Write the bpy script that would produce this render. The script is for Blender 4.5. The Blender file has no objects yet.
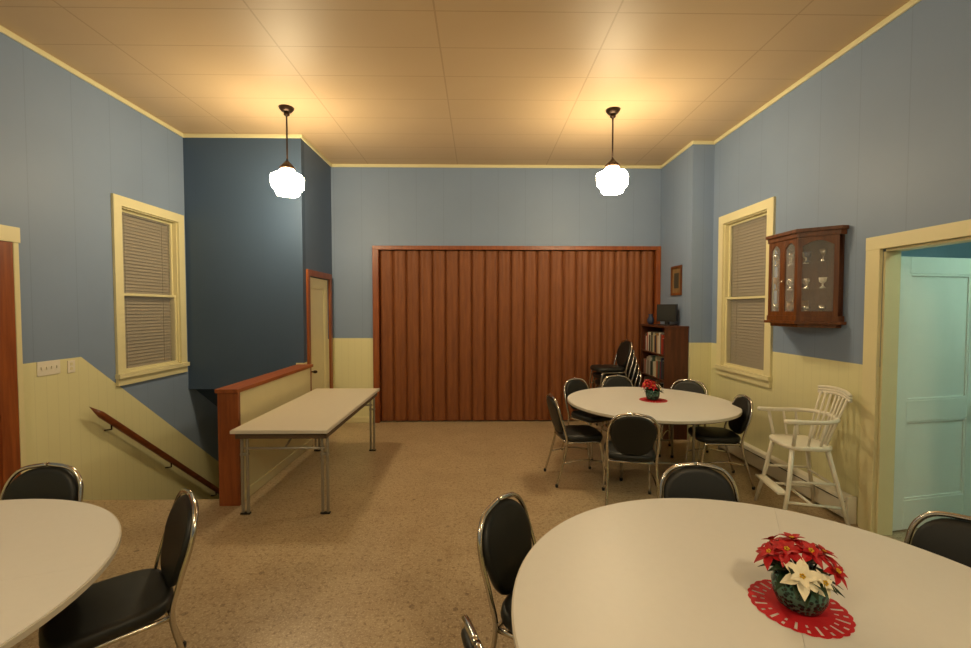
import bpy, bmesh, math, random
from mathutils import Matrix, Vector
random.seed(7)
scene = bpy.context.scene
scene.view_settings.view_transform = 'Standard'
scene.view_settings.exposure = 0.0

# ------------------------------------------------------------------ materials
def lin(c):
    out = []
    for v in c:
        v = v / 255.0
        out.append(v / 12.92 if v <= 0.04045 else ((v + 0.055) / 1.055) ** 2.4)
    return (out[0], out[1], out[2], 1.0)

class NT:
    def __init__(s, name):
        s.mat = bpy.data.materials.new(name); s.mat.use_nodes = True
        s.t = s.mat.node_tree; s.n = s.t.nodes
        s.b = s.n.get('Principled BSDF')
    def link(s, a, b): s.t.links.new(a, b)
    def math(s, op, a, b=None, c=None):
        n = s.n.new('ShaderNodeMath'); n.operation = op
        for i, v in enumerate((a, b, c)):
            if v is None: continue
            if isinstance(v, (int, float)): n.inputs[i].default_value = v
            else: s.link(v, n.inputs[i])
        return n.outputs[0]
    def mix(s, fac, a, b, blend='MIX'):
        n = s.n.new('ShaderNodeMix'); n.data_type = 'RGBA'; n.blend_type = blend
        for idx, v in ((0, fac), (6, a), (7, b)):
            if isinstance(v, (int, float)): n.inputs[idx].default_value = v
            elif isinstance(v, tuple): n.inputs[idx].default_value = v
            else: s.link(v, n.inputs[idx])
        return n.outputs[2]
    def pos(s):
        g = s.n.new('ShaderNodeNewGeometry')
        x = s.n.new('ShaderNodeSeparateXYZ'); s.link(g.outputs['Position'], x.inputs[0])
        return g.outputs['Position'], x.outputs[0], x.outputs[1], x.outputs[2]
    def obj(s):
        g = s.n.new('ShaderNodeTexCoord')
        x = s.n.new('ShaderNodeSeparateXYZ'); s.link(g.outputs['Object'], x.inputs[0])
        return g.outputs['Object'], x.outputs[0], x.outputs[1], x.outputs[2]
    def noise(s, vec, scale, detail=3, rough=0.5):
        n = s.n.new('ShaderNodeTexNoise'); s.link(vec, n.inputs['Vector'])
        n.inputs['Scale'].default_value = scale; n.inputs['Detail'].default_value = detail
        n.inputs['Roughness'].default_value = rough
        return n.outputs[0]
    def ramp(s, fac, p0, p1, c0=(0,0,0,1), c1=(1,1,1,1)):
        n = s.n.new('ShaderNodeValToRGB'); s.link(fac, n.inputs[0])
        n.color_ramp.elements[0].position = p0; n.color_ramp.elements[1].position = p1
        n.color_ramp.elements[0].color = c0; n.color_ramp.elements[1].color = c1
        return n.outputs[0]
    def groove(s, coord, spacing, offset, width):
        a = s.math('ADD', coord, 100.0 * spacing - offset + width / 2)
        a = s.math('DIVIDE', a, spacing)
        a = s.math('FRACT', a)
        return s.math('LESS_THAN', a, width / spacing)
    def color(s, c):
        if isinstance(c, tuple): s.b.inputs['Base Color'].default_value = c
        else: s.link(c, s.b.inputs['Base Color'])
    def setp(s, rough=0.5, metal=0.0, spec=0.5):
        s.b.inputs['Roughness'].default_value = rough
        s.b.inputs['Metallic'].default_value = metal
        s.b.inputs['Specular IOR Level'].default_value = spec

def m_plain(name, c, rough=0.5, metal=0.0, var=0.06, scale=8.0, spec=0.5):
    t = NT(name); p = t.obj()[0]; n = t.noise(p, scale)
    c = lin(c); d = tuple(x * (1 - var * 2) for x in c[:3]) + (1,)
    t.color(t.mix(n, c, d)); t.setp(rough, metal, spec); return t.mat

def m_wall(name, up, low, stair=False, spacing=0.41, gs=0.12, seam_off=0.0):
    t = NT(name); p, x, y, z = t.pos()
    s = t.math('ADD', x, y)
    g1 = t.groove(s, spacing, seam_off, 0.008)
    g2 = t.groove(s, 0.10, 0, 0.007)
    up = lin(up); low = lin(low)
    dk = lambda c, k: tuple(v * k for v in c[:3]) + (1,)
    n = t.noise(p, 1.3, 3)
    upc = t.mix(n, up, dk(up, 0.86))
    upc = t.mix(t.math('MULTIPLY', g1, gs), upc, (0.02, 0.02, 0.02, 1))
    lowc = t.mix(n, low, dk(low, 0.9))
    lowc = t.mix(t.math('MULTIPLY', g2, 0.07), lowc, (0.05, 0.04, 0.01, 1))
    lim = 1.29
    if stair:
        d = t.math('MAXIMUM', t.math('SUBTRACT', y, 4.09), 0.0)
        lim = t.math('SUBTRACT', 1.29, t.math('MULTIPLY', d, 0.82))
    sel = t.math('LESS_THAN', z, lim)
    t.color(t.mix(sel, upc, lowc)); t.setp(0.5, 0, 0.3); return t.mat

def m_wood(name, c, c2, rough=0.4, axis='z', scale=1.0):
    t = NT(name); tc = t.n.new('ShaderNodeTexCoord')
    mp = t.n.new('ShaderNodeMapping'); t.link(tc.outputs['Object'], mp.inputs[0])
    sc = {'z': (14, 14, 1.2), 'y': (14, 1.2, 14), 'x': (1.2, 14, 14)}[axis]
    mp.inputs['Scale'].default_value = tuple(v * scale for v in sc)
    n = t.noise(mp.outputs[0], 2.0, 5, 0.6)
    t.color(t.mix(t.ramp(n, 0.3, 0.7), lin(c), lin(c2))); t.setp(rough); return t.mat

def m_emit(name, c, strength, base=(255,255,255)):
    t = NT(name); t.color(lin(base)); t.b.inputs['Emission Color'].default_value = c
    t.b.inputs['Emission Strength'].default_value = strength; t.setp(0.3); return t.mat

def m_glass(name, alpha=0.10):
    t = NT(name); t.color((0.95, 0.97, 0.97, 1)); t.setp(0.05)
    t.b.inputs['Alpha'].default_value = alpha
    return t.mat

LAMP = (1.0, 0.80, 0.49, 1)
M = {}
BLUE = (130, 149, 178); CREAM = (222, 218, 172)
M['wall'] = m_wall('paint_blue_cream', BLUE, CREAM)
M['wall_stair'] = m_wall('paint_blue_cream_stair', BLUE, CREAM, stair=True)
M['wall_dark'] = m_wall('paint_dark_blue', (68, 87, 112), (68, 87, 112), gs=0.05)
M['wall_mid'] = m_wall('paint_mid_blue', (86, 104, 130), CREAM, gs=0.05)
M['cream'] = m_plain('paint_cream_trim', (222, 214, 170), 0.4, var=0.03)
M['cream_body'] = m_plain('paint_cream_halfwall', (220, 212, 168), 0.5, var=0.04)
M['wood_red'] = m_wood('wood_red_trim', (150, 82, 38), (116, 56, 24), 0.4)
M['wood_red_y'] = m_wood('wood_red_cap', (158, 86, 40), (122, 60, 26), 0.4, 'y')
M['wood_rail'] = m_wood('wood_handrail', (124, 66, 32), (92, 44, 20), 0.35, 'y')
M['wood_acc'] = m_wood('accordion_vinyl_wood', (134, 77, 34), (112, 60, 24), 0.6)
M['wood_dark'] = m_wood('bookcase_wood', (92, 50, 30), (62, 32, 18), 0.4)
M['wood_cab'] = m_wood('cabinet_walnut', (120, 72, 36), (78, 42, 18), 0.3)
M['vinyl'] = m_plain('black_vinyl', (22, 25, 24), 0.48, var=0.1, scale=40)
M['chrome'] = m_plain('chrome_tube', (205, 200, 190), 0.18, 1.0, var=0.02)
M['steel'] = m_plain('grey_steel_leg', (160, 155, 142), 0.35, 0.6, var=0.04)
M['bronze'] = m_plain('dark_bronze', (52, 34, 20), 0.4, 0.6, var=0.05)
M['lam'] = m_plain('white_laminate', (222, 220, 214), 0.42, var=0.02, scale=30)
M['lam_edge'] = m_plain('laminate_edge', (206, 200, 186), 0.4, var=0.03)
M['lam_under'] = m_plain('table_underside', (90, 72, 52), 0.8)
M['lam_beige'] = m_plain('beige_laminate', (202, 192, 172), 0.4, var=0.03, scale=30)
M['white'] = m_plain('white_paint', (228, 224, 208), 0.4, var=0.03)
M['white_door'] = m_plain('white_door_paint', (230, 236, 228), 0.4, var=0.02)
M['plastic_w'] = m_plain('white_plastic', (225, 220, 205), 0.4, var=0.02)
M['black_pl'] = m_plain('black_plastic', (16, 16, 18), 0.35, var=0.05)
M['blind'] = m_plain('blind_slat', (146, 134, 112), 0.55, var=0.05)
M['glass'] = m_glass('clear_glass')
M['glass_w'] = m_glass('window_glass', 0.05)
M['globe'] = m_emit('opal_globe_glow', LAMP, 86.0)
M['fluoro'] = m_emit('fluorescent_tube', (0.66, 1.0, 0.78, 1), 50.0)
M['red'] = m_plain('poinsettia_red', (190, 12, 22), 0.55, var=0.15, scale=25)
M['petal_w'] = m_plain('poinsettia_cream', (240, 232, 204), 0.55, var=0.04, scale=25)
M['leaf'] = m_plain('leaf_green', (22, 50, 24), 0.5, var=0.15, scale=25)
M['yellow'] = m_plain('flower_centre', (220, 180, 40), 0.6)
M['doily'] = m_plain('red_lace', (196, 18, 32), 0.7, var=0.1, scale=60)
M['paper'] = m_plain('print_paper', (150, 120, 80), 0.6, var=0.3, scale=12)
M['sideblue'] = m_plain('side_room_paint', (156, 186, 204), 0.6, var=0.03, scale=2)
M['dark'] = m_plain('night_dark', (14, 12, 10), 0.7)
t = NT('foil_pot_green'); p, x, y, z = t.obj()
w = t.n.new('ShaderNodeTexVoronoi'); t.link(p, w.inputs['Vector']); w.inputs['Scale'].default_value = 75
t.color(t.mix(t.ramp(w.outputs['Distance'], 0.42, 0.62), lin((12, 42, 36)), lin((76, 118, 104))))
t.setp(0.25, 0.3); M['pot'] = t.mat
# floor
t = NT('vinyl_tile_floor'); p, x, y, z = t.pos()
n1 = t.noise(p, 3.0, 5, 0.65); n2 = t.noise(p, 34.0, 4, 0.75); n3 = t.noise(p, 80.0, 3, 0.65)
base = t.mix(t.ramp(n1, 0.3, 0.7), lin((178, 158, 126)), lin((160, 138, 106)))
base = t.mix(t.math('MULTIPLY', t.ramp(n2, 0.53, 0.60), 0.75), base, lin((122, 98, 68)))
base = t.mix(t.math('MULTIPLY', t.ramp(n3, 0.54, 0.60), 0.5), base, lin((212, 194, 160)))
v = t.n.new('ShaderNodeTexVoronoi'); t.link(p, v.inputs['Vector']); v.inputs['Scale'].default_value = 5.0
fl = t.math('LESS_THAN', v.outputs['Distance'], 0.09)
base = t.mix(t.math('MULTIPLY', fl, 0.5), base, lin((84, 62, 42)))
g = t.math('MAXIMUM', t.groove(x, 0.305, 0.1, 0.004), t.groove(y, 0.305, 0.0, 0.004))
base = t.mix(t.math('MULTIPLY', g, 0.2), base, lin((90, 66, 44)))
t.color(base); t.setp(0.33); M['floor'] = t.mat
# ceiling
t = NT('ceiling_tile'); p, x, y, z = t.pos()
n1 = t.noise(p, 1.0, 3)
base = t.mix(n1, lin((202, 178, 144)), lin((188, 162, 126)))
g = t.math('MAXIMUM', t.groove(x, 1.33, -1.65, 0.014), t.groove(y, 0.45, 3.27, 0.010))
base = t.mix(t.math('MULTIPLY', g, 0.28), base, lin((110, 74, 40)))
t.color(base); t.setp(0.5, 0, 0.35); M['ceil'] = t.mat

# ------------------------------------------------------------------ mesh builder
class B:
    def __init__(s):
        s.v = []; s.f = []; s.mi = []; s.sm = []; s.mats = []; s.X = Matrix.Identity(4)
    def mid(s, name):
        if name not in s.mats: s.mats.append(name)
        return s.mats.index(name)
    def add(s, verts, faces, mat, smooth=False):
        o = len(s.v); s.v += [tuple(s.X @ Vector(v)) for v in verts]; k = s.mid(mat)
        for f in faces:
            s.f.append([i + o for i in f]); s.mi.append(k); s.sm.append(smooth)
    def box(s, x0, x1, y0, y1, z0, z1, mat):
        v = [(x, y, z) for z in (z0, z1) for y in (y0, y1) for x in (x0, x1)]
        s.add(v, [(0,2,3,1),(4,5,7,6),(0,1,5,4),(2,6,7,3),(0,4,6,2),(1,3,7,5)], mat)
    def tube(s, pts, r, mat, sides=8, closed=False, sub=0):
        P = [Vector(p) for p in pts]
        if sub:
            Q = []; n = len(P); rng = n if closed else n - 1
            for i in range(rng):
                a = P[(i-1) % n] if closed or i > 0 else P[0]
                b = P[i]; c = P[(i+1) % n]
                d = P[(i+2) % n] if closed or i + 2 < n else P[-1]
                for k in range(sub):
                    u = k / sub
                    Q.append(0.5*((2*b)+(-a+c)*u+(2*a-5*b+4*c-d)*u*u+(-a+3*b-3*c+d)*u**3))
            if not closed: Q.append(P[-1])
            P = Q
        n = len(P); rr = r if isinstance(r, (list, tuple)) else None
        verts = []; N = None
        for i in range(n):
            if closed: T = P[(i+1) % n] - P[i-1]
            else: T = P[min(i+1, n-1)] - P[max(i-1, 0)]
            T.normalize()
            if N is None:
                N = Vector((0,0,1)) if abs(T.z) < 0.9 else Vector((1,0,0))
            N = N - T * N.dot(T); N.normalize(); Bn = T.cross(N)
            ra = r if rr is None else rr[0] + (rr[1]-rr[0]) * i / (n-1)
            for k in range(sides):
                a = 2*math.pi*k/sides
                verts.append(P[i] + (N*math.cos(a) + Bn*math.sin(a)) * ra)
        faces = []
        for i in range(n if closed else n-1):
            j = (i+1) % n
            for k in range(sides):
                l = (k+1) % sides
                faces.append((i*sides+k, i*sides+l, j*sides+l, j*sides+k))
        if not closed:
            faces.append(tuple(range(sides))[::-1]); faces.append(tuple((n-1)*sides+k for k in range(sides)))
        s.add(verts, faces, mat, True)
    def lathe(s, prof, mat, c=(0,0,0), segs=24, smooth=True):
        verts = []; faces = []
        for r, z in prof:
            for k in range(segs):
                a = 2*math.pi*(k+0.5)/segs
                verts.append((c[0]+r*math.cos(a), c[1]+r*math.sin(a), c[2]+z))
        for i in range(len(prof)-1):
            for k in range(segs):
                l = (k+1) % segs
                faces.append((i*segs+k, i*segs+l, (i+1)*segs+l, (i+1)*segs+k))
        faces.append(tuple(range(segs))[::-1]); faces.append(tuple((len(prof)-1)*segs+k for k in range(segs)))
        s.add(verts, faces, mat, smooth)
    def prism(s, outline, z0, z1, mat, smooth=False):
        n = len(outline)
        v = [(x, y, z0) for x, y in outline] + [(x, y, z1) for x, y in outline]
        f = [tuple(range(n))[::-1], tuple(range(n, 2*n))] + [(i, (i+1) % n, (i+1) % n + n, i+n) for i in range(n)]
        s.add(v, f, mat, smooth)
    def pillow(s, outline, th, mat, place, round_=0.1):
        n = len(outline); cx = sum(p[0] for p in outline)/n; cy = sum(p[1] for p in outline)/n
        ts = [(-1, 1-2.2*round_), (-0.92, 1-round_), (-0.6, 1-0.25*round_), (0, 1), (0.6, 1-0.25*round_), (0.92, 1-round_), (1, 1-2.2*round_)]
        verts = []; faces = []
        for tt, sc in ts:
            for a, b in outline:
                verts.append(place(cx+(a-cx)*sc, cy+(b-cy)*sc, tt*th))
        for i in range(len(ts)-1):
            for k in range(n):
                l = (k+1) % n
                faces.append((i*n+k, i*n+l, (i+1)*n+l, (i+1)*n+k))
        c0 = len(verts); verts.append(place(cx, cy, -th*1.12)); verts.append(place(cx, cy, th*1.12))
        for k in range(n):
            l = (k+1) % n
            faces.append((c0, l, k)); faces.append((c0+1, (len(ts)-1)*n+k, (len(ts)-1)*n+l))
        s.add(verts, faces, mat, True)
    def mesh(s, name):
        me = bpy.data.meshes.new(name); me.from_pydata(s.v, [], s.f)
        for mn in s.mats: me.materials.append(M[mn])
        for p, k, sm in zip(me.polygons, s.mi, s.sm): p.material_index = k; p.use_smooth = sm
        bm = bmesh.new(); bm.from_mesh(me); bmesh.ops.recalc_face_normals(bm, faces=bm.faces); bm.to_mesh(me); bm.free()
        return me
    def obj(s, name, loc=(0,0,0), rz=0.0, bevel=0):
        return put(s.mesh(name), name, loc, rz, bevel)

def put(me, name, loc=(0,0,0), rz=0.0, bevel=0):
    o = bpy.data.objects.new(name, me); scene.collection.objects.link(o)
    o.location = loc; o.rotation_euler = (0, 0, rz)
    if bevel:
        md = o.modifiers.new('bevel', 'BEVEL'); md.width = bevel; md.segments = 2; md.limit_method = 'ANGLE'
    return o

def rrect(w, h, r, n=5, cx=0, cy=0):
    o = []
    for sx, sy, a0 in ((1,1,0),(-1,1,90),(-1,-1,180),(1,-1,270)):
        for k in range(n+1):
            a = math.radians(a0 + 90*k/n)
            o.append((cx+sx*(w/2-r)+r*math.cos(a), cy+sy*(h/2-r)+r*math.sin(a)))
    return o

def wall(b, axis, c0, c1, u0, u1, z0, z1, holes, mat):
    us = sorted({u0, u1} | {h[0] for h in holes} | {h[1] for h in holes})
    zs = sorted({z0, z1} | {h[2] for h in holes} | {h[3] for h in holes})
    for i in range(len(us)-1):
        for j in range(len(zs)-1):
            um = (us[i]+us[i+1])/2; zm = (zs[j]+zs[j+1])/2
            if any(h[0] < um < h[1] and h[2] < zm < h[3] for h in holes): continue
            if axis == 'x': b.box(c0, c1, us[i], us[i+1], zs[j], zs[j+1], mat)
            else: b.box(us[i], us[i+1], c0, c1, zs[j], zs[j+1], mat)

# ------------------------------------------------------------------ room shell
XL, XR, XR2, XS = -3.66, 3.04, 2.76, -2.21
YB, YJ, YD, YN = 6.68, 5.70, 5.57, -2.6
H = 3.89
b = B(); b.box(XL-0.12, XR+0.12, YN-0.12, 3.98, -0.18, 0, 'floor'); b.box(-2.28, XR+0.12, 3.98, YB+0.3, -0.18, 0, 'floor'); b.obj('floor')
b = B(); b.box(XL-0.12, XR+0.12, YN-0.12, YB+0.12, H, H+0.1, 'ceil'); b.obj('ceiling')
WL = (4.57, 5.42, 1.07, 2.78); WR = (4.60, 5.43, 1.03, 2.78)
b = B(); wall(b, 'x', XL-0.12, XL, YN, 8.2, -2.7, H, [WL, (2.46, 3.37, 0, 2.25)], 'wall_stair'); b.obj('wall_left')
b = B(); wall(b, 'x', XR, XR+0.12, YN, YJ, 0, H, [WR, (2.40, 3.28, 0, 2.18)], 'wall')
b.obj('wall_right')
b = B(); b.box(XR2, XR+0.12, YJ, YB, 0, H, 'wall'); b.obj('wall_right_jog')
b = B(); wall(b, 'y', YB, YB+0.12, XS-0.1, XR+0.12, 0, H, [(-1.52, 2.70, 0, 2.62)], 'wall'); b.obj('wall_back')
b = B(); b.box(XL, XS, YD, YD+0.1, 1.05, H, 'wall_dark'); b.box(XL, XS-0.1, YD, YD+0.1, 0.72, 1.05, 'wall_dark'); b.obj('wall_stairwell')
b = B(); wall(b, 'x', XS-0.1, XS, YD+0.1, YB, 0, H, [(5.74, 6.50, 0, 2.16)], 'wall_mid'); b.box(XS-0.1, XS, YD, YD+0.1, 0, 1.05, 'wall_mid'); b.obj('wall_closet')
b = B(); b.box(XL-0.12, XR+0.12, YN-0.12, YN, 0, H, 'wall'); b.obj('wall_near')
b = B(); b.box(-2.28, -2.2, 3.98, 8.2, -2.7, -0.18, 'cream_body'); b.obj('wall_stair_lower_right')
b = B(); b.box(XL, -2.2, 8.2, 8.3, -2.9, 1.0, 'cream_body'); b.obj('wall_stair_end')
b = B(); b.box(XL, -2.28, 3.86, 3.98, -2.7, -0.18, 'cream_body'); b.obj('wall_stair_front')
b = B()
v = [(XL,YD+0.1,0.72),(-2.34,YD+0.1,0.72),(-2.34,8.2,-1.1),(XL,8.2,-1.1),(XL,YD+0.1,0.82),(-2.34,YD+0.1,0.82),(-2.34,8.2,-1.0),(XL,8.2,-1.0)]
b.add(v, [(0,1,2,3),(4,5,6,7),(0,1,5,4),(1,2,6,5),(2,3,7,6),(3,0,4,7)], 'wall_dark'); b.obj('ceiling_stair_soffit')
b = B()
for i in range(12):
    y = 3.99 + i*0.25; z = -0.205*(i+1)
    b.box(XL+0.002, -2.285, y, y+0.28, z-0.04, z, 'floor'); b.box(XL+0.002, -2.285, y+0.25, y+0.27, z-0.205, z-0.04, 'cream_body')
b.obj('stairs')
b = B(); b.box(XL, -2.2, 3.86, 8.3, -2.9, -2.7, 'floor'); b.obj('floor_stair_bottom')
# half wall
b = B(); b.box(-2.25, -2.13, 3.88, YD-0.002, 0, 1.0, 'cream_body'); b.box(-2.13, -2.115, 3.88, YD-0.002, 0, 0.09, 'cream')
b.box(-2.28, -2.10, 3.84, 3.88, 0, 1.0, 'wood_red'); b.box(-2.29, -2.09, 3.82, YD-0.002, 1.0, 1.035, 'wood_red_y')
b.obj('wall_stair_half', bevel=0.004)
# handrail
b = B()
p0 = Vector((XL+0.07, 4.20, 0.73)); d = Vector((0, 1, -0.82)).normalized()
b.X = Matrix.Translation(p0) @ d.to_track_quat('Y', 'Z').to_matrix().to_4x4()
b.pillow(rrect(0.045, 0.06, 0.018, 4), 1.35, 'wood_rail', lambda a, c, t: (a, t+1.35, c), 0.0)
b.X = Matrix.Identity(4)
for s in (0.15, 1.2, 2.3):
    q = p0 + d*s
    b.tube([q + Vector((0,0,-0.02)), q + Vector((0,0,-0.08)), q + Vector((-0.068,0,-0.09))], 0.008, 'bronze', 8)
b.obj('handrail')
# crown trim
def trim(name, x0, x1, y0, y1, z0=H-0.045, z1=H, mat='cream'):
    b = B(); b.box(x0, x1, y0, y1, z0, z1, mat); b.obj(name, bevel=0.006)
e = 0.024
trim('trim_1', XL, XL+e, YN, YD); trim('trim_2', XL+e, XS, YD-e, YD); trim('trim_3', XS, XS+e, YD-e, YB)
trim('trim_4', XS+e, XR2-e, YB-e, YB); trim('trim_5', XR2-e, XR2, YJ-e, YB); trim('trim_6', XR2, XR-e, YJ-e, YJ); trim('trim_7', XR-e, XR, YN, YJ)
trim('baseboard_left', XL, XL+0.015, 3.56, 3.98, 0, 0.09, 'wood_dark')
trim('baseboard_left_near', XL, XL+0.015, YN, 2.31, 0, 0.09, 'wood_dark')
trim('baseboard_back', XS, -1.62, YB-0.015, YB, 0, 0.09, 'cream_body')
trim('baseboard_right', XR-0.015, XR, YN, 2.26, 0, 0.09, 'cream_body')

# ------------------------------------------------------------------ windows
def window(name, side, hole):
    y0, y1, z0, z1 = hole; b = B()
    if side == 'L': b.X = Matrix(((0,1,0,XL),(1,0,0,0),(0,0,1,0),(0,0,0,1)))
    else: b.X = Matrix(((0,-1,0,XR),(1,0,0,0),(0,0,1,0),(0,0,0,1)))
    c = 0.10; T = 0.025
    b.box(y0-c, y0, 0, T, z0-0.02, z1+c, 'cream'); b.box(y1, y1+c, 0, T, z0-0.02, z1+c, 'cream')
    b.box(y0, y1, 0, T, z1, z1+c, 'cream'); b.box(y0-c-0.01, y1+c+0.01, 0, 0.05, z0-0.045, z0, 'cream')
    b.box(y0-c, y1+c, 0, T, z0-0.12, z0-0.045, 'cream')
    b.box(y0, y0+0.012, -0.115, 0, z0, z1, 'cream'); b.box(y1-0.012, y1, -0.115, 0, z0, z1, 'cream')
    b.box(y0, y1, -0.115, 0, z1-0.012, z1, 'cream'); b.box(y0, y1, -0.115, 0, z0, z0+0.012, 'cream')
    zm = (z0+z1)/2 - 0.06
    for a0, a1, dd in ((zm, z1-0.012, -0.05), (z0+0.012, zm+0.03, -0.02)):
        b.box(y0+0.012, y0+0.035, dd-0.02, dd, a0, a1, 'cream'); b.box(y1-0.035, y1-0.012, dd-0.02, dd, a0, a1, 'cream')
        b.box(y0+0.035, y1-0.035, dd-0.02, dd, a0, a0+0.025, 'cream'); b.box(y0+0.035, y1-0.035, dd-0.02, dd, a1-0.025, a1, 'cream')
        b.box(y0+0.035, y1-0.035, dd-0.012, dd-0.009, a0+0.025, a1-0.025, 'glass_w')
    z = z0+0.03
    while z < z1-0.06:
        v = [(y0+0.02, -0.080, z), (y1-0.02, -0.080, z), (y1-0.02, -0.098, z+0.038), (y0+0.02, -0.098, z+0.038),
             (y0+0.02, -0.082, z-0.002), (y1-0.02, -0.082, z-0.002), (y1-0.02, -0.100, z+0.036), (y0+0.02, -0.100, z+0.036)]
        b.add(v, [(0,1,2,3),(4,5,6,7),(0,1,5,4),(2,3,7,6),(0,3,7,4),(1,2,6,5)], 'blind'); z += 0.036
    for yy in (y0+0.15, y1-0.15): b.box(yy, yy+0.004, -0.079, -0.077, z0+0.02, z1-0.04, 'blind')
    b.box(y0+0.015, y1-0.015, -0.105, -0.075, z1-0.05, z1-0.013, 'blind')
    b.box(y0, y1, -0.118, -0.114, z0, z1, 'dark')
    b.obj(name)
window('window_1', 'L', WL); window('window_2', 'R', WR)

# ------------------------------------------------------------------ doors
def door_leaf(b, w, h, mat, T=0.04, panels=((0.30, 0.92), (1.05, None))):
    st = 0.12
    b.box(0, st, 0, T, 0.01, h, mat); b.box(w-st, w, 0, T, 0.01, h, mat)
    zz = [0.01]
    for a, c in panels:
        c = h-0.13 if c is None else c
        b.box(st, w-st, 0, T, zz[-1], a, mat); zz.append(c)
        b.box(st, w-st, 0.014, T-0.014, a, c, mat)
        m_ = 0.018
        for yy0, yy1 in ((0.004, 0.014), (T-0.014, T-0.004)):
            b.box(st, st+m_, yy0, yy1, a, c, mat); b.box(w-st-m_, w-st, yy0, yy1, a, c, mat)
            b.box(st+m_, w-st-m_, yy0, yy1, a, a+m_, mat); b.box(st+m_, w-st-m_, yy0, yy1, c-m_, c, mat)
    b.box(st, w-st, 0, T, zz[-1], h, mat)
def knob(b, x, y, z, dy):
    b.tube([(x,y,z),(x,y+0.045*dy,z)], 0.01, 'bronze', 8); b.lathe([(0.012,-0.02),(0.026,-0.012),(0.03,0),(0.026,0.012),(0.012,0.02)], 'bronze', (x,y+0.055*dy,z), 12)
b = B(); b.X = Matrix(((0,1,0,XL),(1,0,0,0),(0,0,1,0),(0,0,0,1)))
b.box(3.37, 3.50, 0, 0.03, 0, 2.25, 'wood_red'); b.box(3.50, 3.54, 0, 0.035, 0, 2.25, 'cream')
b.box(2.33, 2.46, 0, 0.03, 0, 2.25, 'wood_red')
b.box(2.30, 3.55, 0, 0.04, 2.25, 2.37, 'cream'); b.obj('trim_door_left', bevel=0.003)
b = B(); b.X = Matrix(((0,1,0,XL),(1,0,0,0),(0,0,1,0),(0,0,0,1))) @ Matrix.Translation((2.47, -0.06, 0)); door_leaf(b, 0.89, 2.23, 'wood_red'); knob(b, 0.82, 0.04, 0.95, 1)
b.obj('door_1', bevel=0.003)
b = B(); b.X = Matrix(((0,1,0,XS),(1,0,0,0),(0,0,1,0),(0,0,0,1)))
b.box(5.67, 5.74, 0, 0.03, 0, 2.16, 'wood_red'); b.box(6.50, 6.58, 0, 0.03, 0, 2.16, 'wood_red'); b.box(5.67, 6.58, 0, 0.03, 2.16, 2.24, 'wood_red'); b.obj('trim_door_closet', bevel=0.003)
b = B(); b.X = Matrix(((0,1,0,XS),(1,0,0,0),(0,0,1,0),(0,0,0,1))) @ Matrix.Translation((5.745, -0.05, 0)); door_leaf(b, 0.75, 2.15, 'cream_body', panels=((0.22, None),)); knob(b, 0.08, 0.04, 0.9, 1)
b.obj('door_2', bevel=0.003)
b = B(); b.X = Matrix(((0,-1,0,XR),(1,0,0,0),(0,0,1,0),(0,0,0,1)))
b.box(3.28, 3.40, 0, 0.028, 0, 2.18, 'cream'); b.box(2.28, 2.40, 0, 0.028, 0, 2.18, 'cream'); b.box(2.28, 3.40, 0, 0.03, 2.18, 2.28, 'cream')
b.box(3.26, 3.279, -0.12, 0.0, 0, 2.16, 'cream'); b.box(2.401, 2.42, -0.12, 0.0, 0, 2.16, 'cream'); b.box(2.42, 3.26, -0.12, 0.0, 2.16, 2.179, 'cream')
b.obj('trim_doorway', bevel=0.003)
b = B(); door_leaf(b, 0.86, 2.13, 'white_door', panels=((0.24, 0.86), (1.02, None))); knob(b, 0.79, 0, 0.95, -1)
b.obj('door_3', loc=(3.18, 3.30, 0), rz=math.radians(11), bevel=0.003)
# side room
b = B(); b.box(XR+0.12, 6.2, -0.2, 5.2, -0.18, 0, 'floor'); b.obj('floor_side_room')
b = B(); b.box(XR+0.12, 6.2, -0.2, 5.2, 2.95, 3.05, 'white_door'); b.obj('ceiling_side_room')
b = B(); b.box(6.2, 6.3, -0.2, 5.2, 0, 2.95, 'sideblue'); b.box(XR+0.12, 6.2, 5.1, 5.2, 0, 2.95, 'sideblue'); b.box(XR+0.12, 6.2, -0.3, -0.2, 0, 2.95, 'sideblue'); b.obj('wall_side_room')
b = B(); b.box(3.9, 5.1, 2.2, 2.4, 2.90, 2.95, 'white')
for yy in (2.25, 2.35): b.tube([(3.93, yy, 2.875), (5.07, yy, 2.875)], 0.02, 'fluoro', 8)
b.box(3.9, 3.93, 2.2, 2.4, 2.85, 2.90, 'white'); b.box(5.07, 5.1, 2.2, 2.4, 2.85, 2.90, 'white')
b.obj('fluorescent_light')

# accordion partition
b = B()
b.box(-1.60, -1.51, YB-0.03, YB+0.12, 0, 2.62, 'wood_red'); b.box(2.69, 2.757, YB-0.03, YB+0.12, 0, 2.62, 'wood_red'); b.box(-1.60, 2.757, YB-0.03, YB+0.12, 2.62, 2.68, 'wood_red')
b.obj('trim_accordion_frame', bevel=0.004)
b = B(); N = 21; x0, x1 = -1.505, 2.685; w = (x1-x0)/N; pts = []
for i in range(N):
    a = x0 + i*w
    for u, dd in ((0,0.068),(0.03,0.050),(0.10,0.030),(0.22,0.020),(0.36,0.021),(0.48,0.030),(0.52,0.030),(0.64,0.021),(0.78,0.020),(0.90,0.030),(0.97,0.050)):
        pts.append((a+u*w, YB+dd))
pts.append((x1, YB+0.068))
vv = [(p[0], p[1], 0.02) for p in pts] + [(p[0], p[1], 2.615) for p in pts]; n = len(pts)
b.add(vv, [(i, i+1, i+1+n, i+n) for i in range(n-1)], 'wood_acc', True)
b.box(x0, x1, YB+0.09, YB+0.10, 0.02, 2.615, 'wood_acc')
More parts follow.
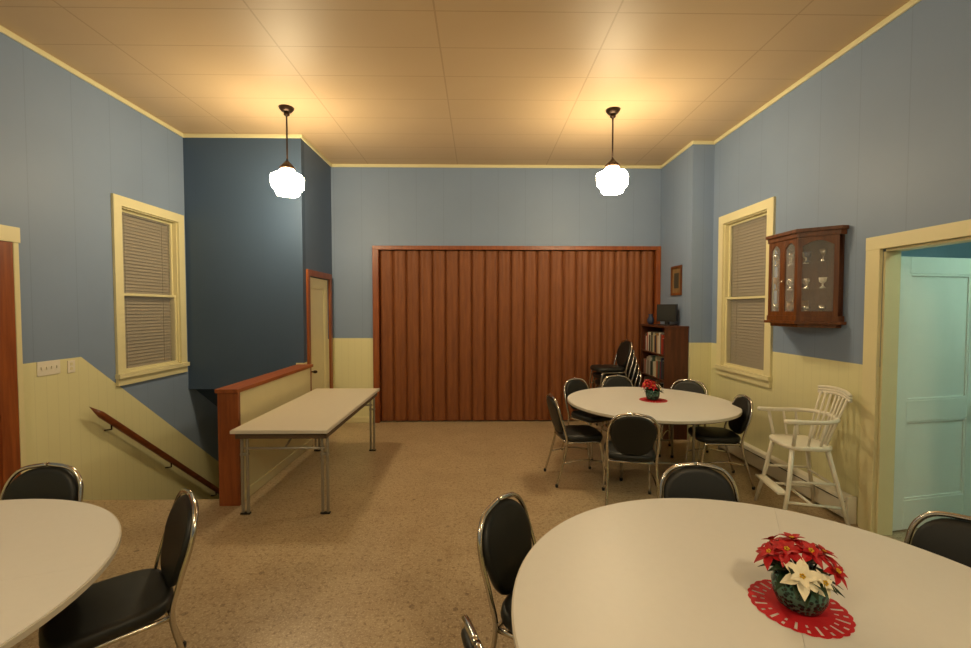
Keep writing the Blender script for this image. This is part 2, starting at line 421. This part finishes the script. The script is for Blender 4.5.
b.tube([(2.60, YB+0.02, 0.95), (2.60, YB-0.01, 0.97), (2.60, YB-0.01, 1.1), (2.60, YB+0.02, 1.12)], 0.008, 'bronze')
b.obj('accordion_door')

# ------------------------------------------------------------------ pendants
def pendant(L):
    b = B()
    b.lathe([(0.02,-0.05),(0.05,-0.045),(0.072,-0.02),(0.08,0)], 'bronze', (0,0,0), 20)
    b.lathe([(0.015,-0.09),(0.03,-0.08),(0.03,-0.05)], 'bronze', (0,0,0), 12)
    b.tube([(0,0,-0.06),(0,0,-L)], 0.009, 'bronze', 8)
    b.lathe([(0.072,-0.075),(0.080,-0.055),(0.06,-0.03),(0.03,-0.0),(0.015,0.02)], 'bronze', (0,0,-L), 20)
    b.lathe([(0.07,-0.355),(0.115,-0.345),(0.125,-0.31),(0.165,-0.265),(0.172,-0.16),(0.160,-0.135),(0.09,-0.105),(0.070,-0.07)], 'globe', (0,0,-L), 8, False)
    return b.mesh('pendant_light')
pa, pb = pendant(0.585), pendant(0.545)
put(pa, 'pendant_light', (-2.065, 4.83, H), 0.15); put(pb, 'pendant_light', (1.455, 4.83, H), 0.3)
put(pa, 'pendant_light', (-2.065, -0.3, H)); put(pb, 'pendant_light', (1.455, -0.3, H))

# ------------------------------------------------------------------ banquet chair (faces +Y)
def chair_into(b):
    for sx in (-1, 1):
        b.tube([(sx*0.215,-0.27,0.012),(sx*0.205,-0.20,0.25),(sx*0.20,-0.165,0.42),(sx*0.205,-0.19,0.55),(sx*0.203,-0.232,0.685),(sx*0.185,-0.255,0.775),(sx*0.125,-0.270,0.838),(0,-0.277,0.860)], 0.0115, 'chrome', 8, sub=5)
        b.tube([(sx*0.21,0.225,0.012),(sx*0.20,0.20,0.25),(sx*0.195,0.175,0.395),(sx*0.193,0.13,0.42),(sx*0.195,-0.16,0.42)], 0.0115, 'chrome', 8, sub=4)
        b.lathe([(0.014,0),(0.016,0.02),(0.012,0.03)], 'black_pl', (sx*0.215,-0.27,0), 8)
        b.lathe([(0.014,0),(0.016,0.02),(0.012,0.03)], 'black_pl', (sx*0.21,0.225,0), 8)
        b.tube([(sx*0.203,-0.205,0.22),(sx*0.20,0.0,0.25),(sx*0.201,0.202,0.22)], 0.008, 'chrome', 6, sub=3)
    b.tube([(-0.195,0.14,0.415),(0.195,0.14,0.415)], 0.01, 'chrome', 8)
    b.tube([(-0.20,-0.165,0.42),(0.20,-0.165,0.42)], 0.01, 'chrome', 8)
    so = []
    for k in range(32):
        a = 2*math.pi*k/32; c, s_ = math.cos(a), math.sin(a)
        x = 0.215*math.copysign(abs(c)**0.55, c); y = 0.215*math.copysign(abs(s_)**0.55, s_)
        so.append((x*(1.0+0.04*(y/0.215)), y+0.02))
    b.pillow(so, 0.034, 'vinyl', lambda a, c, t: (a, c, 0.458+t), 0.07)
    bo = []
    for k in range(36):
        a = 2*math.pi*k/36; c, s_ = math.cos(a), math.sin(a)
        ex = 0.82 if s_ > 0 else 0.5
        x = 0.190*math.copysign(abs(c)**ex, c); z = 0.178*math.copysign(abs(s_)**0.85, s_)
        if s_ < 0: x *= 0.95 - 0.10*(-s_)
        bo.append((x, z+0.667))
    def pl(a, c, t):
        return (a, -0.175 - (c-0.5)*0.265 - 0.03*(1-(a/0.2)**2)*0.5 + t, c)
    b.pillow(bo, 0.022, 'vinyl', pl, 0.07)
b = B(); chair_into(b); cm = b.mesh('banquet_chair')
def chair_back(bx, by, dx, dy):
    l = math.hypot(dx, dy); dx /= l; dy /= l
    put(cm, 'banquet_chair', (bx + 0.27*dx, by + 0.27*dy, 0), math.atan2(dy, dx) - math.pi/2)
chair_back(-1.365, 2.06, -0.72, -0.69)
chair_back(-2.42, 2.47, 0.05, -1)
chair_back(0.095, 1.98, 0.80, -0.55)
chair_back(0.0, 1.12, 1.0, 0.34)
chair_back(1.22, 2.42, -0.13, -1)
chair_back(2.05, 1.75, -0.93, -0.45)
chair_back(1.285, 3.60, 0.22, 1)
chair_back(0.73, 4.42, 1, 0.12)
chair_back(2.66, 4.34, -0.98, 0.12)
chair_back(1.20, 5.46, 0.5, -0.8)
chair_back(1.80, 5.70, 0.05, -1)
chair_back(2.58, 5.34, -0.6, -0.8)
b = B()
for i in range(5):
    b.X = Matrix.Translation((0, 0.035*i, 0.105*i)); chair_into(b)
b.X = Matrix.Identity(4); b.obj('stacked_chairs', loc=(2.0, 6.28, 0), rz=math.radians(97))

# ------------------------------------------------------------------ round tables
def half_disc(r, a0, gap):
    o = []
    for k in range(49):
        a = math.pi*k/48
        o.append((r*math.cos(a), r*math.sin(a)+gap))
    if a0: o = [(-x, -y) for x, y in o]
    return o
b = B(); R = 0.915
for a0 in (0, 1):
    b.prism(half_disc(R, a0, 0.0004), 0.712, 0.734, 'lam_edge')
    b.prism(half_disc(R-0.006, a0, 0.0004), 0.734, 0.7375, 'lam')
    b.prism(half_disc(R-0.03, a0, 0.0004), 0.697, 0.712, 'lam_under')
for sx in (-1, 1):
    X = sx*0.42
    b.tube([(X,-0.36,0.015),(X,-0.36,0.66),(X,-0.33,0.69),(X,0.33,0.69),(X,0.36,0.66),(X,0.36,0.015)], 0.014, 'steel', 8)
    b.tube([(X,-0.36,0.2),(X,0.36,0.2)], 0.01, 'steel', 8)
    b.tube([(X,0,0.2),(sx*0.12,0,0.69)], 0.009, 'steel', 8)
    for sy in (-1, 1): b.lathe([(0.018,0),(0.018,0.03)], 'black_pl', (X,sy*0.36,0), 10)
tm = b.mesh('round_table')
put(tm, 'round_table', (1.02, 1.355, 0), math.radians(60))
put(tm, 'round_table', (-2.32, 1.395, 0), math.radians(20))
o = put(tm, 'round_table', (1.84, 4.70, 0), math.radians(80)); o.scale = (0.95, 0.95, 1)

# folding table
b = B()
x0, x1, y0, y1 = -2.03, -1.24, 3.58, 5.48
b.box(x0, x1, y0, y1, 0.712, 0.738, 'lam_edge'); b.box(x0+0.004, x1-0.004, y0+0.004, y1-0.004, 0.738, 0.742, 'lam_beige')
b.box(x0+0.03, x1-0.03, y0+0.04, y0+0.06, 0.66, 0.712, 'lam_under'); b.box(x0+0.03, x1-0.03, y1-0.06, y1-0.04, 0.66, 0.712, 'lam_under')
b.box(x0+0.02, x0+0.04, y0+0.04, y1-0.04, 0.66, 0.712, 'lam_under'); b.box(x1-0.04, x1-0.02, y0+0.04, y1-0.04, 0.66, 0.712, 'lam_under')
for yy, s in ((y0+0.11, 1), (y1-0.14, -1)):
    for xx in (x0+0.06, x1-0.06):
        for o_ in (-0.022, 0.022):
            b.tube([(xx+o_, yy, 0.012), (xx+o_, yy, 0.70)], 0.0125, 'steel', 10)
        b.box(xx-0.04, xx+0.04, yy-0.016, yy+0.016, 0, 0.014, 'black_pl')
        b.box(xx-0.035, xx+0.035, yy-0.014, yy+0.014, 0.5, 0.52, 'steel')
    b.tube([(x0+0.06, yy, 0.56), (x1-0.06, yy, 0.56)], 0.011, 'steel', 8)
    b.tube([((x0+x1)/2, yy, 0.56), ((x0+x1)/2, yy+0.4*s, 0.70)], 0.009, 'steel', 8)
b.obj('folding_table', bevel=0.002)

# ------------------------------------------------------------------ poinsettias
def petal(b, base, az, el, L, W, mat, droop=0.5):
    d = Vector((math.cos(az)*math.cos(el), math.sin(az)*math.cos(el), math.sin(el)))
    side = Vector((-math.sin(az), math.cos(az), 0)); up = side.cross(d) * -1
    if up.z < 0: up = -up
    prof = [(0,0.08),(0.2,0.55),(0.42,1.0),(0.62,0.86),(0.82,0.42),(1,0.02)]
    v = []
    for t_, w_ in prof:
        c = Vector(base) + d*L*t_ + Vector((0,0,-droop*L*t_*t_*0.6))
        v += [c + side*W*w_*0.5 + up*W*0.12*w_, c - up*W*0.03, c - side*W*w_*0.5 + up*W*0.12*w_]
    f = []
    for i in range(len(prof)-1):
        a = i*3; f += [(a, a+1, a+4, a+3), (a+1, a+2, a+5, a+4)]
    b.add(v, f, mat, False)
def bloom(b, c, L, mat, tilt=(0,0)):
    save = b.X.copy()
    b.X = save @ Matrix.Translation(c) @ Matrix.Rotation(tilt[0], 4, 'X') @ Matrix.Rotation(tilt[1], 4, 'Y')
    ph = random.random()*6
    for k in range(6): petal(b, (0,0,0), ph+k*math.pi/3+random.uniform(-.12,.12), 0.15, L, L*0.5, mat, 0.5)
    for k in range(5): petal(b, (0,0,0.006), ph+0.5+k*2*math.pi/5, 0.55, L*0.68, L*0.36, mat, 0.4)
    for k in range(5):
        a = k*2*math.pi/5; b.lathe([(0.001,0),(0.004,0.004),(0.001,0.009)], 'yellow', (0.006*math.cos(a),0.006*math.sin(a),0.008), 6)
    b.X = save
b = B()
b.lathe([(0.058,0),(0.070,0.008),(0.084,0.04),(0.088,0.075),(0.080,0.105),(0.076,0.112),(0.068,0.106),(0.05,0.10)], 'pot', (0,0,0), 28)
for k in range(26):
    a = k*2*math.pi/26+random.uniform(-.1,.1); petal(b, (0.02*math.cos(a),0.02*math.sin(a),0.10+0.03*random.random()), a, random.uniform(0.1,0.8), random.uniform(0.09,0.135), 0.045, 'leaf', 0.7)
for c, L, m_, tl in (((-0.09,0.0,0.160),0.070,'red',(0.3,-0.5)), ((-0.02,0.07,0.195),0.076,'red',(-0.2,-0.1)), ((0.07,0.06,0.175),0.073,'red',(-0.2,0.4)),
                  ((-0.04,-0.0,0.185),0.070,'red',(0.4,-0.1)), ((0.10,-0.0,0.150),0.056,'red',(0.3,0.7)), ((0.03,0.02,0.19),0.062,'red',(0.35,0.2)), ((-0.08,0.09,0.165),0.062,'red',(-0.5,-0.5)),
                  ((0.0,-0.075,0.140),0.074,'petal_w',(0.75,0.0)), ((0.06,-0.06,0.130),0.046,'petal_w',(0.8,0.5))):
    b.tube([(c[0]*0.3,c[1]*0.3,0.09), (c[0],c[1],c[2])], 0.003, 'leaf', 6)
    bloom(b, c, L, m_, tl)
pm = b.mesh('poinsettia_plant')
TZ = 0.7378
o = put(pm, 'poinsettia_plant', (1.072, 1.425, TZ+0.003), math.radians(-32)); o.scale = (0.93,)*3
b = B()
nt, nr = 96, 12; v = []; f = []
for i in range(nr+1):
    for k in range(nt):
        a = 2*math.pi*k/nt; r = 0.145*i/nr
        if i >= nr-1: r *= 1 + 0.035*abs(math.sin(a*12)) - 0.02
        v.append((r*math.cos(a), r*math.sin(a), 0.0012 + 0.0006*math.sin(a*8)*(i/nr)))
for i in range(nr):
    for k in range(nt):
        if i in (8, 10) and k % 4 == 1: continue
        if i == 9 and k % 8 == 5: continue
        l = (k+1) % nt
        f.append((i*nt+k, i*nt+l, (i+1)*nt+l, (i+1)*nt+k))
b.add(v, f, 'doily'); dm = b.mesh('doily')
put(dm, 'doily', (1.066, 1.42, TZ))
o = put(pm, 'poinsettia_plant', (1.90, 4.76, TZ+0.003), 1.2); o.scale = (0.85, 0.85, 0.98)
put(dm, 'doily', (1.90, 4.74, TZ))

# ------------------------------------------------------------------ high chair (faces +Y local)
b = B()
sz = 0.60
for sx in (-1, 1):
    b.tube([(sx*0.24,0.23,0),(sx*0.20,0.17,0.3),(sx*0.155,0.13,sz)], [0.015,0.019], 'white', 10)
    b.tube([(sx*0.24,-0.25,0),(sx*0.20,-0.19,0.3),(sx*0.15,-0.13,sz)], [0.015,0.019], 'white', 10)
    b.tube([(sx*0.215,0.195,0.18),(sx*0.215,-0.212,0.16)], 0.011, 'white', 8)
    b.tube([(sx*0.195,0.165,0.34),(sx*0.195,-0.185,0.34)], 0.010, 'white', 8)
b.tube([(-0.215,-0.0,0.17),(0.215,-0.0,0.17)], 0.011, 'white', 8)
b.tube([(-0.20,-0.18,0.32),(0.20,-0.18,0.32)], 0.010, 'white', 8)
b.box(-0.205, 0.205, 0.17, 0.25, 0.235, 0.25, 'white')
b.pillow(rrect(0.40, 0.38, 0.12, 6), 0.018, 'white', lambda a, c, t: (a, c, sz+0.01+t), 0.04)
arm = [(-0.235,0.22,0.835),(-0.235,0.05,0.835),(-0.225,-0.10,0.84),(-0.15,-0.20,0.845),(0,-0.235,0.85),(0.15,-0.20,0.845),(0.225,-0.10,0.84),(0.235,0.05,0.835),(0.235,0.22,0.835)]
b.tube(arm, 0.018, 'white', 8, sub=5)
for sx in (-1, 1):
    b.pillow(rrect(0.06, 0.14, 0.025, 4), 0.013, 'white', lambda a, c, t: (sx*0.235+a, 0.16+c, 0.837+t), 0.05)
    for yy, w in ((0.14, 0.014), (0.02, 0.010), (-0.08, 0.010)):
        b.tube([(sx*0.165, yy*0.9, sz+0.02),(sx*0.232, yy, 0.83)], w, 'white', 8)
for k in range(7):
    u = -1 + 2*k/6
    b.tube([(u*0.12,-0.155+0.02*abs(u),sz+0.02),(u*0.155,-0.225+0.03*abs(u),0.845),(u*0.175,-0.27+0.02*abs(u),1.02)], 0.0095, 'white', 8)
cr = [(-0.21,-0.25,1.03),(-0.1,-0.275,1.045),(0,-0.28,1.05),(0.1,-0.275,1.045),(0.21,-0.25,1.03)]
for dz in (-0.022, 0.0, 0.022): b.tube([(p[0],p[1],p[2]+dz) for p in cr], 0.0135, 'white', 8, sub=4)
b.obj('high_chair', loc=(2.69, 3.62, 0), rz=math.radians(80))

# ------------------------------------------------------------------ bookcase
b = B(); x0, x1, y0, y1 = 2.44, 2.752, 5.73, 6.58; ZT = 1.48
b.box(x0, x1, y0, y0+0.022, 0, ZT, 'wood_dark'); b.box(x0, x1, y1-0.022, y1, 0, ZT, 'wood_dark')
b.box(x1-0.012, x1, y0+0.022, y1-0.022, 0, ZT, 'wood_dark')
b.box(x0-0.01, x1, y0-0.01, y1+0.01, ZT, ZT+0.025, 'wood_dark'); b.box(x0+0.02, x1-0.012, y0+0.022, y1-0.022, 0.0, 0.08, 'wood_dark')
sh = [0.08, 0.42, 0.76, 1.10]
for z in sh: b.box(x0+0.005, x1-0.012, y0+0.022, y1-0.022, z, z+0.02, 'wood_dark')
b.obj('bookcase', bevel=0.002)
cols = [(190,180,150),(120,30,26),(36,50,80),(200,190,170),(60,60,54),(150,110,60),(28,28,30),(170,60,40),(210,205,195),(70,90,80)]
for i, c in enumerate(cols): M['bk%d' % i] = m_plain('book_cover_%d' % i, c, 0.6)
b = B()
for z in sh:
    y = y0+0.03
    while y < y1-0.07:
        w = random.uniform(0.018, 0.05); h = random.uniform(0.20, 0.29); dpt = random.uniform(0.16, 0.22)
        if random.random() > 0.1:
            m_ = 'bk%d' % random.randrange(10)
            b.box(x0+0.03, x0+0.03+dpt, y, y+w-0.001, z+0.021, z+0.021+h, m_)
            b.box(x0+0.033, x0+0.03+dpt-0.004, y+0.002, y+w-0.003, z+0.021+h, z+0.022+h, 'plastic_w')
        y += w
b.obj('books')
b = B()
b.box(-0.14, 0.14, -0.02, 0.02, 0.05, 0.29, 'black_pl'); b.box(-0.12, 0.12, -0.024, -0.02, 0.075, 0.27, 'vinyl'); b.box(-0.10, 0.10, 0.02, 0.09, 0.08, 0.26, 'black_pl')
b.box(-0.025, 0.025, -0.01, 0.03, 0.01, 0.06, 'black_pl'); b.box(-0.10, 0.10, -0.07, 0.09, 0, 0.012, 'black_pl')
b.obj('television', loc=(2.60, 6.05, ZT+0.026), rz=math.radians(-50), bevel=0.004)
b = B(); b.lathe([(0.03,0),(0.045,0.03),(0.05,0.07),(0.03,0.11),(0.025,0.13),(0.035,0.15),(0.028,0.15)], 'bk2', (0,0,0), 16); b.obj('ceramic_vase', loc=(2.52, 6.42, ZT+0.026))
b = B(); b.X = Matrix(((0,-1,0,XR2),(1,0,0,0),(0,0,1,0),(0,0,0,1)))
ya, yb_, za, zb = 5.95, 6.27, 1.92, 2.33
b.box(ya, yb_, 0.001, 0.02, za, za+0.035, 'wood_cab'); b.box(ya, yb_, 0.001, 0.02, zb-0.035, zb, 'wood_cab')
b.box(ya, ya+0.035, 0.001, 0.02, za+0.035, zb-0.035, 'wood_cab'); b.box(yb_-0.035, yb_, 0.001, 0.02, za+0.035, zb-0.035, 'wood_cab')
b.box(ya+0.035, yb_-0.035, 0.001, 0.008, za+0.035, zb-0.035, 'paper'); b.box(ya+0.09, yb_-0.09, 0.008, 0.009, za+0.1, zb-0.1, 'bk4')
b.obj('framed_picture')

# ------------------------------------------------------------------ curio cabinet
b = B(); b.X = Matrix(((0,-1,0,XR-0.002),(1,0,0,0),(0,0,1,0),(0,0,0,1)))
ZB, ZC = 1.60, 2.42
pl = [(3.62,0),(3.62,0.05),(3.80,0.27),(4.18,0.27),(4.36,0.05),(4.36,0)]
def off(k): 
    cx = 3.99
    return [(cx+(x-cx)*(1+k), y*(1+k*1.2)) for x, y in pl]
b.prism(off(0.08), ZC-0.03, ZC, 'wood_cab'); b.prism(off(0.03), ZC-0.07, ZC-0.03, 'wood_cab')
b.prism(off(0.08), ZB, ZB+0.025, 'wood_cab'); b.prism(off(0.02), ZB+0.025, ZB+0.07, 'wood_cab'); b.prism(off(-0.06), ZB-0.03, ZB, 'wood_cab')
b.box(3.63, 4.35, 0, 0.012, ZB+0.07, ZC-0.07, 'wood_dark')
for z in (ZB+0.30, ZB+0.53): b.prism(off(-0.05), z, z+0.008, 'glass')
def panel(p, q, doors=1):
    p = Vector(p); q = Vector(q); L = (q-p).length; u = (q-p)/L; nn = Vector((u.y, -u.x))
    if nn.dot(Vector((3.99, 0.1))-p) > 0: nn = -nn
    save = b.X.copy()
    b.X = save @ Matrix(((u.x, nn.x, 0, p.x),(u.y, nn.y, 0, p.y),(0,0,1,0),(0,0,0,1)))
    W = L/doors
    for k in range(doors):
        a, c = k*W, (k+1)*W; f_ = 0.034
        b.box(a, a+f_, -0.02, 0.0, ZB+0.07, ZC-0.07, 'wood_cab'); b.box(c-f_, c, -0.02, 0.0, ZB+0.07, ZC-0.07, 'wood_cab')
        b.box(a+f_, c-f_, -0.02, 0.0, ZB+0.07, ZB+0.11, 'wood_cab')
        n = 10; vs = []; fs = []
        for i in range(n+1):
            xx = a+f_+(W-2*f_)*i/n; hh = ZC-0.15+0.045*math.sin(math.pi*i/n)
            vs += [(xx,-0.018,hh),(xx,-0.002,hh),(xx,-0.018,ZC-0.07),(xx,-0.002,ZC-0.07)]
        for i in range(n):
            j = i*4; fs += [(j,j+4,j+6,j+2),(j+1,j+3,j+7,j+5),(j,j+1,j+5,j+4)]
        b.add(vs, fs, 'wood_cab')
        b.box(a+f_, c-f_, -0.011, -0.008, ZB+0.11, ZC-0.10, 'glass')
    b.X = save
panel(pl[1], pl[2]); panel(pl[2], pl[3], 2); panel(pl[3], pl[4])
b.lathe([(0.006,-0.01),(0.012,0),(0.006,0.01)], 'chrome', (3.97, 0.285, 1.98), 10)
cab = b.obj('curio_cabinet', bevel=0.0015)
b = B(); b.X = Matrix(((0,-1,0,XR-0.002),(1,0,0,0),(0,0,1,0),(0,0,0,1)))
for z in (ZB+0.071, ZB+0.309, ZB+0.539):
    for k in range(6):
        y = 3.74+0.10*k; dd = 0.09 + 0.06*(k % 2); h = random.uniform(0.08, 0.14); mt = random.choice(['plastic_w', 'chrome', 'bk2', 'bk5', 'chrome'])
        b.lathe([(0.02,0),(0.022,0.005),(0.006,0.02),(0.006,h*0.45),(0.025,h*0.6),(0.03,h),(0.026,h)], mt, (y, dd, z), 12)
gl = b.obj('glassware'); gl.parent = cab

# ------------------------------------------------------------------ heater, switches
b = B(); ya, yb_ = 3.46, 5.35
prof = [(0.0,0.02),(0.07,0.03),(0.075,0.05),(0.075,0.16),(0.05,0.20),(0.0,0.215)]
n = len(prof); vs = [(XR-0.002-d, ya, z) for d, z in prof] + [(XR-0.002-d, yb_, z) for d, z in prof]
b.add(vs, [tuple(range(n)), tuple(range(n, 2*n))] + [(i, (i+1) % n, (i+1) % n+n, i+n) for i in range(n)], 'white')
b.box(XR-0.079, XR-0.074, ya+0.01, yb_-0.01, 0.165, 0.173, 'dark'); b.box(XR-0.08, XR-0.002, ya-0.02, ya, 0, 0.22, 'white'); b.box(XR-0.08, XR-0.002, yb_, yb_+0.02, 0, 0.22, 'white')
b.obj('baseboard_heater', bevel=0.002)
b = B(); b.X = Matrix(((0,1,0,XL),(1,0,0,0),(0,0,1,0),(0,0,0,1)))
b.box(3.68, 3.88, 0.0005, 0.007, 1.17, 1.29, 'plastic_w')
for k in range(4): b.box(3.705+0.045*k, 3.717+0.045*k, 0.007, 0.018, 1.22, 1.245, 'plastic_w')
b.obj('light_switch', bevel=0.002)
b = B(); b.X = Matrix(((0,1,0,XL),(1,0,0,0),(0,0,1,0),(0,0,0,1)))
b.box(3.95, 4.02, 0.0005, 0.007, 1.16, 1.27, 'plastic_w')
for z in (1.185, 1.225): b.box(3.972, 3.998, 0.007, 0.009, z, z+0.025, 'cream')
b.obj('wall_outlet', bevel=0.002)

# ------------------------------------------------------------------ world + camera
w = bpy.data.worlds.new('world'); scene.world = w; w.use_nodes = True
w.node_tree.nodes['Background'].inputs[0].default_value = (0.01, 0.012, 0.02, 1); w.node_tree.nodes['Background'].inputs[1].default_value = 0.3
cd = bpy.data.cameras.new('camera'); cd.sensor_width = 36; cd.lens = 440*36/971
cam = bpy.data.objects.new('camera', cd); scene.collection.objects.link(cam)
cam.location = (0, 0, 1.73); cam.rotation_euler = (math.radians(90-1.95), 0, math.radians(-0.85)); cd.clip_start = 0.05
scene.camera = cam
